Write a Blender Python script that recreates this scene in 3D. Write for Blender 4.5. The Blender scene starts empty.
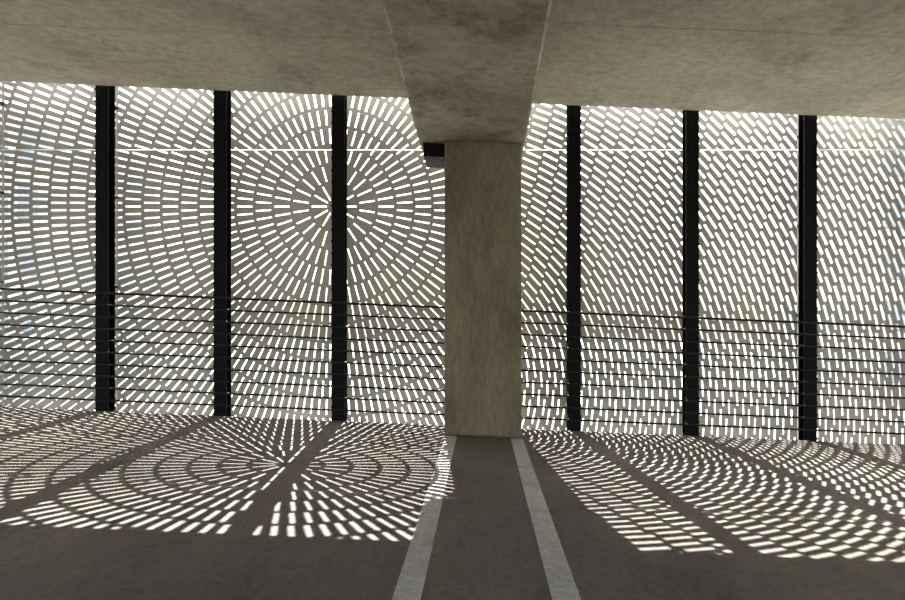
import bpy, bmesh, math, random
from mathutils import Vector
from mathutils.geometry import delaunay_2d_cdt
random.seed(4)
S=0.042; CH=0.98
scene=bpy.context.scene
col=scene.collection
def fz(x): return -S*x
# ---------- materials ----------
def mat_new(name):
    m=bpy.data.materials.new(name); m.use_nodes=True
    nt=m.node_tree; b=nt.nodes['Principled BSDF']; return m,nt,b
def simple(name,c,rough=.6,metal=0.,spec=.5):
    m,nt,b=mat_new(name); b.inputs['Base Color'].default_value=(*c,1)
    b.inputs['Specular IOR Level'].default_value=spec
    b.inputs['Roughness'].default_value=rough; b.inputs['Metallic'].default_value=metal
    n=nt.nodes.new('ShaderNodeTexNoise'); n.inputs['Scale'].default_value=2; n.inputs['Detail'].default_value=6
    tc=nt.nodes.new('ShaderNodeTexCoord'); nt.links.new(tc.outputs['Object'],n.inputs['Vector'])
    r=nt.nodes.new('ShaderNodeValToRGB'); r.color_ramp.elements[0].position=.3; r.color_ramp.elements[1].position=.7
    r.color_ramp.elements[0].color=(*[v*.88 for v in c],1); r.color_ramp.elements[1].color=(*[min(1,v*1.08) for v in c],1)
    nt.links.new(n.outputs['Fac'],r.inputs['Fac']); nt.links.new(r.outputs['Color'],b.inputs['Base Color'])
    return m
def concrete(name,dark,mid,light,scale=(1,1,1),big=.9,fine=14,bump=.25,rough=.85,stain=.5,lo=.38,hi=.5):
    m,nt,b=mat_new(name); N=nt.nodes.new; L=nt.links.new
    b.inputs['Roughness'].default_value=rough
    b.inputs['Specular IOR Level'].default_value=.3
    tc=N('ShaderNodeTexCoord'); mp=N('ShaderNodeMapping'); mp.inputs['Scale'].default_value=scale
    L(tc.outputs['Object'],mp.inputs['Vector'])
    n1=N('ShaderNodeTexNoise'); n1.inputs['Scale'].default_value=big; n1.inputs['Detail'].default_value=9; n1.inputs['Roughness'].default_value=.62; n1.inputs['Distortion'].default_value=.4
    n2=N('ShaderNodeTexNoise'); n2.inputs['Scale'].default_value=fine; n2.inputs['Detail'].default_value=10; n2.inputs['Roughness'].default_value=.7
    n3=N('ShaderNodeTexNoise'); n3.inputs['Scale'].default_value=2.7; n3.inputs['Detail'].default_value=12; n3.inputs['Roughness'].default_value=.8
    for n in (n1,n2,n3): L(mp.outputs['Vector'],n.inputs['Vector'])
    r=N('ShaderNodeValToRGB'); e=r.color_ramp.elements
    e[0].position=.33; e[0].color=(*dark,1); e[1].position=.68; e[1].color=(*light,1)
    k=r.color_ramp.elements.new(.5); k.color=(*mid,1)
    L(n1.outputs['Fac'],r.inputs['Fac'])
    r2=N('ShaderNodeValToRGB'); r2.color_ramp.elements[0].position=.36; r2.color_ramp.elements[0].color=(.74,.73,.70,1); r2.color_ramp.elements[1].position=.62; r2.color_ramp.elements[1].color=(1.1,1.1,1.08,1)
    L(n2.outputs['Fac'],r2.inputs['Fac'])
    mx=N('ShaderNodeMix'); mx.data_type='RGBA'; mx.blend_type='MULTIPLY'; mx.inputs['Factor'].default_value=.9
    L(r.outputs['Color'],mx.inputs[6]); L(r2.outputs['Color'],mx.inputs[7])
    r3=N('ShaderNodeValToRGB'); r3.color_ramp.elements[0].position=lo; r3.color_ramp.elements[0].color=(.34,.31,.25,1); r3.color_ramp.elements[1].position=hi; r3.color_ramp.elements[1].color=(1,1,1,1)
    L(n3.outputs['Fac'],r3.inputs['Fac'])
    mx2=N('ShaderNodeMix'); mx2.data_type='RGBA'; mx2.blend_type='MULTIPLY'; mx2.inputs['Factor'].default_value=stain
    L(mx.outputs[2],mx2.inputs[6]); L(r3.outputs['Color'],mx2.inputs[7])
    L(mx2.outputs[2],b.inputs['Base Color'])
    bp=N('ShaderNodeBump'); bp.inputs['Strength'].default_value=bump; bp.inputs['Distance'].default_value=.01
    L(n2.outputs['Fac'],bp.inputs['Height']); L(bp.outputs['Normal'],b.inputs['Normal'])
    return m
M_ceil=concrete('ceiling_concrete',(.30,.285,.225),(.38,.36,.29),(.46,.44,.355),big=.8,stain=.4,lo=.37,hi=.46)
M_beam=concrete('beam_concrete',(.28,.26,.20),(.37,.35,.275),(.46,.44,.355),big=1.6,stain=.65,lo=.39,hi=.5)
M_col=concrete('column_concrete',(.20,.170,.116),(.26,.222,.153),(.33,.287,.20),scale=(1,1,.35),big=2.2,fine=26,stain=.4,bump=.4)
M_floor=concrete('floor_concrete',(.145,.129,.112),(.182,.163,.143),(.225,.202,.177),scale=(1,.5,1),big=1.3,fine=45,stain=.3,bump=.4)
M_paint=concrete('stripe_paint',(.52,.52,.51),(.62,.62,.61),(.70,.70,.69),big=3,fine=45,stain=.35,bump=.15)
M_post=simple('black_steel',(.006,.006,.007),.6,.0,.15)
M_cable=simple('cable_steel',(.015,.015,.016),.5,.0,.3)
M_panels=[simple('perforated_metal_%d'%i,c,.6,.0,.3) for i,c in enumerate([(.66,.635,.56),(.60,.58,.515),(.70,.67,.58)])]
M_ground=simple('pale_pavement',(.7,.68,.64),.9)
M_glass=simple('blue_glass',(.32,.38,.45),.2,.0)
M_clad=simple('pale_cladding',(.7,.7,.68),.8)

def mesh_obj(name,verts,faces,mat,parent=None):
    me=bpy.data.meshes.new(name); me.from_pydata(verts,[],faces); me.update()
    if mat: me.materials.append(mat)
    o=bpy.data.objects.new(name,me); col.objects.link(o)
    if parent: o.parent=parent
    return o
def hexa(x0,x1,y0,y1,zb,zt):
    v=[(x0,y0,zb(x0)),(x1,y0,zb(x1)),(x1,y1,zb(x1)),(x0,y1,zb(x0)),
       (x0,y0,zt(x0)),(x1,y0,zt(x1)),(x1,y1,zt(x1)),(x0,y1,zt(x0))]
    f=[(0,3,2,1),(4,5,6,7),(0,1,5,4),(1,2,6,5),(2,3,7,6),(3,0,4,7)]
    return v,f
def multi(name,parts,mat,parent=None):
    V=[];F=[]
    for v,f in parts:
        o=len(V); V+=v; F+=[tuple(i+o for i in q) for q in f]
    return mesh_obj(name,V,F,mat,parent)
def bevel(o,w,s=2):
    m=o.modifiers.new('bevel','BEVEL'); m.width=w; m.segments=s; m.limit_method='ANGLE'
YE=6.28; YB=-6.0; XL=-14; XR=14
CZ=CH+2.15
cz=lambda x: CZ-S*x
multi('floor',[hexa(XL,XR,YB,YE,lambda x:fz(x)-.3,fz)],M_floor)
multi('ceiling',[hexa(XL,XR,YB,YE,cz,lambda x:cz(x)+.25)],M_ceil)
fins=[]
for xj in (-7.8,-6.33,-4.86,-3.39,-1.93,1.86,3.33,4.8,6.27):
    fins.append(hexa(xj-.002,xj+.002,YB+.1,YE-.02,lambda x:cz(x)-.002,lambda x:cz(x)+.002))
for (xa,xb,yj) in ((-13,-.6,5.0),(.45,13,4.6),(-13,-.55,2.5),(.45,13,2.2)):
    fins.append(hexa(xa,xb,yj-.002,yj+.002,lambda x:cz(x)-.002,lambda x:cz(x)+.002))
multi('trim_formwork_seams',fins,M_ceil)
BZ=CH+1.61
def beam():
    ys=[YB,3.23,5.73,YE]; xl=[-.505,-.505,-.56,-.56]; xr=[.351,.351,.385,.385]
    V=[];F=[]
    for y,a,b in zip(ys,xl,xr):
        ch=.018
        V+=[(a-.02,y,cz(a)+.01),(a,y,BZ-S*a+ch),(a+ch,y,BZ-S*a),(b-ch,y,BZ-S*b),(b,y,BZ-S*b+ch),(b+.02,y,cz(b)+.01)]
    for i in range(3):
        for j in range(6):
            k=(j+1)%6
            F.append((i*6+j,i*6+k,(i+1)*6+k,(i+1)*6+j))
    F.append(tuple(range(6))[::-1]); F.append(tuple(18+i for i in range(6)))
    o=mesh_obj('concrete_beam',V,F,M_beam)
    bm=bmesh.new(); bm.from_mesh(o.data); bmesh.ops.recalc_face_normals(bm,faces=bm.faces); bm.to_mesh(o.data); bm.free()
    return o
B=beam()
c=multi('concrete_column',[hexa(-.325,.352,5.73,YE-.005,fz,lambda x:BZ-S*x+.005)],M_col); bevel(c,.02,2)
multi('beam_shade_block',[hexa(-.52,-.325,5.85,6.27,lambda x:BZ-S*x-.12,lambda x:BZ-S*x)],M_post,B)  # added black block standing in for the shaded beam underside beside the column
def stripe(xa,xb):
    multi('painted_floor_line',[hexa(xa,xb,-2,5.71,lambda x:fz(x)-.001,lambda x:fz(x)+.003)],M_paint)
stripe(-.315,-.215); stripe(.255,.36)
# ---------- posts ----------
PX=[-3.686+1.147*i for i in range(-4,11)]
for x in PX:
    e=bpy.data.objects.new('steel_post',None); col.objects.link(e); e.location=(x,6.40,0)
    def bx(n,x0,x1,y0,y1,z0,z1):
        return multi(n,[hexa(x0,x1,y0,y1,lambda q:z0,lambda q:z1)],M_post,e)
    z0=fz(x)-.6; z1=cz(x)+.6
    bx('flange_inner',-.062,.062,-.06,-.050,z0,z1)
    bx('flange_outer',-.062,.062,.050,.06,z0,z1)
    bx('web',-.006,.006,-.050,.050,z0,z1)
    bx('base_plate',-.08,.08,-.118,.065,fz(x)-.16,fz(x)-.02)
    zz=fz(x)
    V=[]
    while zz<cz(x)+.3:
        V.append(hexa(-.068,.068,-.064,-.05,lambda q,z=zz:z,lambda q,z=zz:z+.02))
        zz+=.115
    zz=fz(x)+.3
    while zz<cz(x)+.3:
        V.append(hexa(-.012,.012,.06,.197,lambda q,z=zz:z,lambda q,z=zz:z+.02)); zz+=.9
    multi('clips',V,M_post,e)
# ---------- cable railing ----------
rail=bpy.data.objects.new('cable_railing',None); col.objects.link(rail)
def rod(name,h,r):
    cu=bpy.data.curves.new(name,'CURVE'); cu.dimensions='3D'; cu.bevel_depth=r; cu.bevel_resolution=2
    sp=cu.splines.new('POLY'); sp.points.add(1)
    xa,xb=PX[0]-.1,PX[-1]+.1
    sp.points[0].co=(xa,6.305,fz(xa)+h,1); sp.points[1].co=(xb,6.305,fz(xb)+h,1)
    o=bpy.data.objects.new(name,cu); o.data.materials.append(M_cable); col.objects.link(o); o.parent=rail
for i in range(10):
    rod('cable_%d'%i,.10+i*.115,.010 if i<9 else .012)
# ---------- perforated screen ----------
YP=6.60
C1=(-1.49,CH+1.197); C2=(-.8,CH-.45)
slots=[]; grid={}
def ok(x,z,a,L,W):
    ca,sa=math.cos(a),math.sin(a); h=L/2-W/2
    pts=[(x+u*h*ca,z+u*h*sa) for u in (-1,-.75,-.5,-.25,0,.25,.5,.75,1)]
    gx,gz=int(x//.2),int(z//.2)
    for i in (-1,0,1):
        for j in (-1,0,1):
            for q in grid.get((gx+i,gz+j),()):
                for p in pts:
                    for s in q[1]:
                        if (p[0]-s[0])**2+(p[1]-s[1])**2 < (.5*(W+q[0])+.005)**2: return False
    grid.setdefault((gx,gz),[]).append((W,pts)); return True
def add(x,z,a,L,W):
    if abs(x)<9 and -1.2<z<4.6 and ok(x,z,a,L,W): slots.append((x,z,a,L,W))
def cl(v): return min(1,max(0,v))
XSPLIT=.0
r=.07; k=0
while r<11:
    n=max(8,int(2*math.pi*(r+.03)/.074))
    if r<.2:n=12
    elif r<.4:n=22
    for i in range(n):
        t=2*math.pi*(i+(.5 if k%2 else 0))/n
        x=C1[0]+(r+.08)*math.cos(t); z=C1[1]+(r+.08)*math.sin(t)
        if x<XSPLIT:
            w=.0135+.0135*max(cl((r-1.3)/2.3)*cl((z-.1)/1.2), cl((z-C1[1]-.55)/.8))
            add(x,z,t,.152,w)
    r+=.188;k+=1
r=.2;k=0
while r<9:
    n=int(2*math.pi*r/.192)
    for i in range(n):
        t=2*math.pi*(i+(.5 if k%2 else 0))/n
        x=C2[0]+r*math.cos(t); z=C2[1]+r*math.sin(t)
        if x>XSPLIT+.05:
            w=.0135+.0145*max(cl((r-1.8)/2.6)*cl((z-.1)/1.2), cl((z-C1[1]-.55)/.8))
            add(x,z,t+math.pi/2+math.radians(8),.156,w)
    r+=.071;k+=1
ZB=-.9; ZT=CH+3.3; ZS=CH+1.77
screen=bpy.data.objects.new('perforated_facade_screen',None); col.objects.link(screen)
def clip(pts,ax,lim,g):
    out=[]
    ins=lambda p:(p[ax]>=lim) if g else (p[ax]<=lim)
    for i in range(len(pts)):
        p,q=pts[i],pts[(i+1)%len(pts)]
        if ins(p): out.append(p)
        if ins(p)!=ins(q):
            t=(lim-p[ax])/(q[ax]-p[ax])
            out.append((p[0]+t*(q[0]-p[0]),p[1]+t*(q[1]-p[1])))
    return out
def area(p):
    return abs(sum(p[i][0]*p[(i+1)%len(p)][1]-p[(i+1)%len(p)][0]*p[i][1] for i in range(len(p))))/2
def panel(xa,xb,za,zb,mat,idx):
    V=[];F=[]
    def loop(pts):
        # counter-clockwise face
        a=sum(pts[i][0]*pts[(i+1)%len(pts)][1]-pts[(i+1)%len(pts)][0]*pts[i][1] for i in range(len(pts)))
        if a<0: pts=pts[::-1]
        o=len(V); V.extend(Vector(p) for p in pts); F.append([o+i for i in range(len(pts))])
    loop([(xa,za),(xb,za),(xb,zb),(xa,zb)])
    for (x,z,a,L,W) in slots:
        if x<xa-.1 or x>xb+.1 or z<za-.1 or z>zb+.1: continue
        ca,sa=math.cos(a),math.sin(a)
        loc=[(-L/2,-W/2),(L/2,-W/2),(L/2,W/2),(-L/2,W/2)]
        pts=[(x+u*ca-v*sa,z+u*sa+v*ca) for u,v in loc]
        for ax,lim,g in ((0,xa+.012,True),(0,xb-.012,False),(1,za+.006,True),(1,zb-.006,False)):
            if pts: pts=clip(pts,ax,lim,g)
        if len(pts)>2 and area(pts)>2e-4: loop(pts)
    ov,oe,of,_,_,orig=delaunay_2d_cdt(V,[],F,1,1e-6)
    faces=[tuple(f) for f,og in zip(of,orig) if list(og)==[0]]
    p=mesh_obj('panel_%d'%idx,[(v[0],YP,v[1]) for v in ov],faces,mat,screen)
    s=p.modifiers.new('thickness','SOLIDIFY'); s.thickness=.003; s.offset=0
idx=0
for i in range(len(PX)-1):
    m=M_panels[(i*2+i//3)%3]
    panel(PX[i]+.001,PX[i+1]-.001,ZB,ZS-.002,m,idx); idx+=1
    panel(PX[i]+.001,PX[i+1]-.001,ZS+.002,ZT,m,idx); idx+=1
# ---------- outside ----------
mesh_obj('ground',[(-150,8,-4.5),(150,8,-4.5),(150,250,-4.5),(-150,250,-4.5)],[(0,1,2,3)],M_ground)
def building(x0,x1,y0,h):
    e=bpy.data.objects.new('office_building',None); col.objects.link(e)
    multi('glass_body',[hexa(x0,x1,y0,y0+15,lambda q:-4.5,lambda q:h)],M_glass,e)
    ps=[]; z=-4.5
    while z<h+.1:
        ps.append(hexa(x0-.3,x1+.3,y0-.3,y0+15.3,lambda q,z=z:z,lambda q,z=z:z+1.4)); z+=3.6
    x=x0
    while x<=x1:
        ps.append(hexa(x-.2,x+.2,y0-.35,y0,lambda q:-4.5,lambda q:h)); x+=3
    multi('cladding',ps,M_clad,e)
building(-60,-28.5,42,14); building(28,56,46,16)
# ---------- light ----------
sun=bpy.data.lights.new('sun','SUN'); sun.energy=32; sun.angle=math.radians(.27); sun.color=(1,.965,.90)
so=bpy.data.objects.new('sun',sun); col.objects.link(so)
so.rotation_euler=Vector((.087,-1,-.935)).to_track_quat('-Z','Y').to_euler(); so.location=(-1,12,10)
w=bpy.data.worlds.new('sky'); scene.world=w; w.use_nodes=True
nt=w.node_tree; bg=nt.nodes['Background']
sk=nt.nodes.new('ShaderNodeTexSky'); sk.sky_type='NISHITA'; sk.sun_disc=False
sk.sun_elevation=math.radians(43); sk.sun_rotation=math.radians(-5); sk.dust_density=4; sk.air_density=1.0
hs=nt.nodes.new('ShaderNodeMix'); hs.data_type='RGBA'; hs.inputs['Factor'].default_value=.6
hs.inputs[7].default_value=(1.9,1.87,1.8,1)
nt.links.new(sk.outputs['Color'],hs.inputs[6])
nt.links.new(hs.outputs[2],bg.inputs['Color']); bg.inputs['Strength'].default_value=.88
# ---------- camera ----------
cam=bpy.data.cameras.new('camera'); co=bpy.data.objects.new('camera',cam); col.objects.link(co)
cam.sensor_width=36; cam.lens=653/905*36; cam.clip_start=.05; cam.clip_end=500
cam.shift_x=-(481.5-452.5)/905; cam.shift_y=25/905
co.location=(0,0,CH); co.rotation_euler=(math.pi/2,0,0)
scene.camera=co
scene.view_settings.view_transform='Standard'
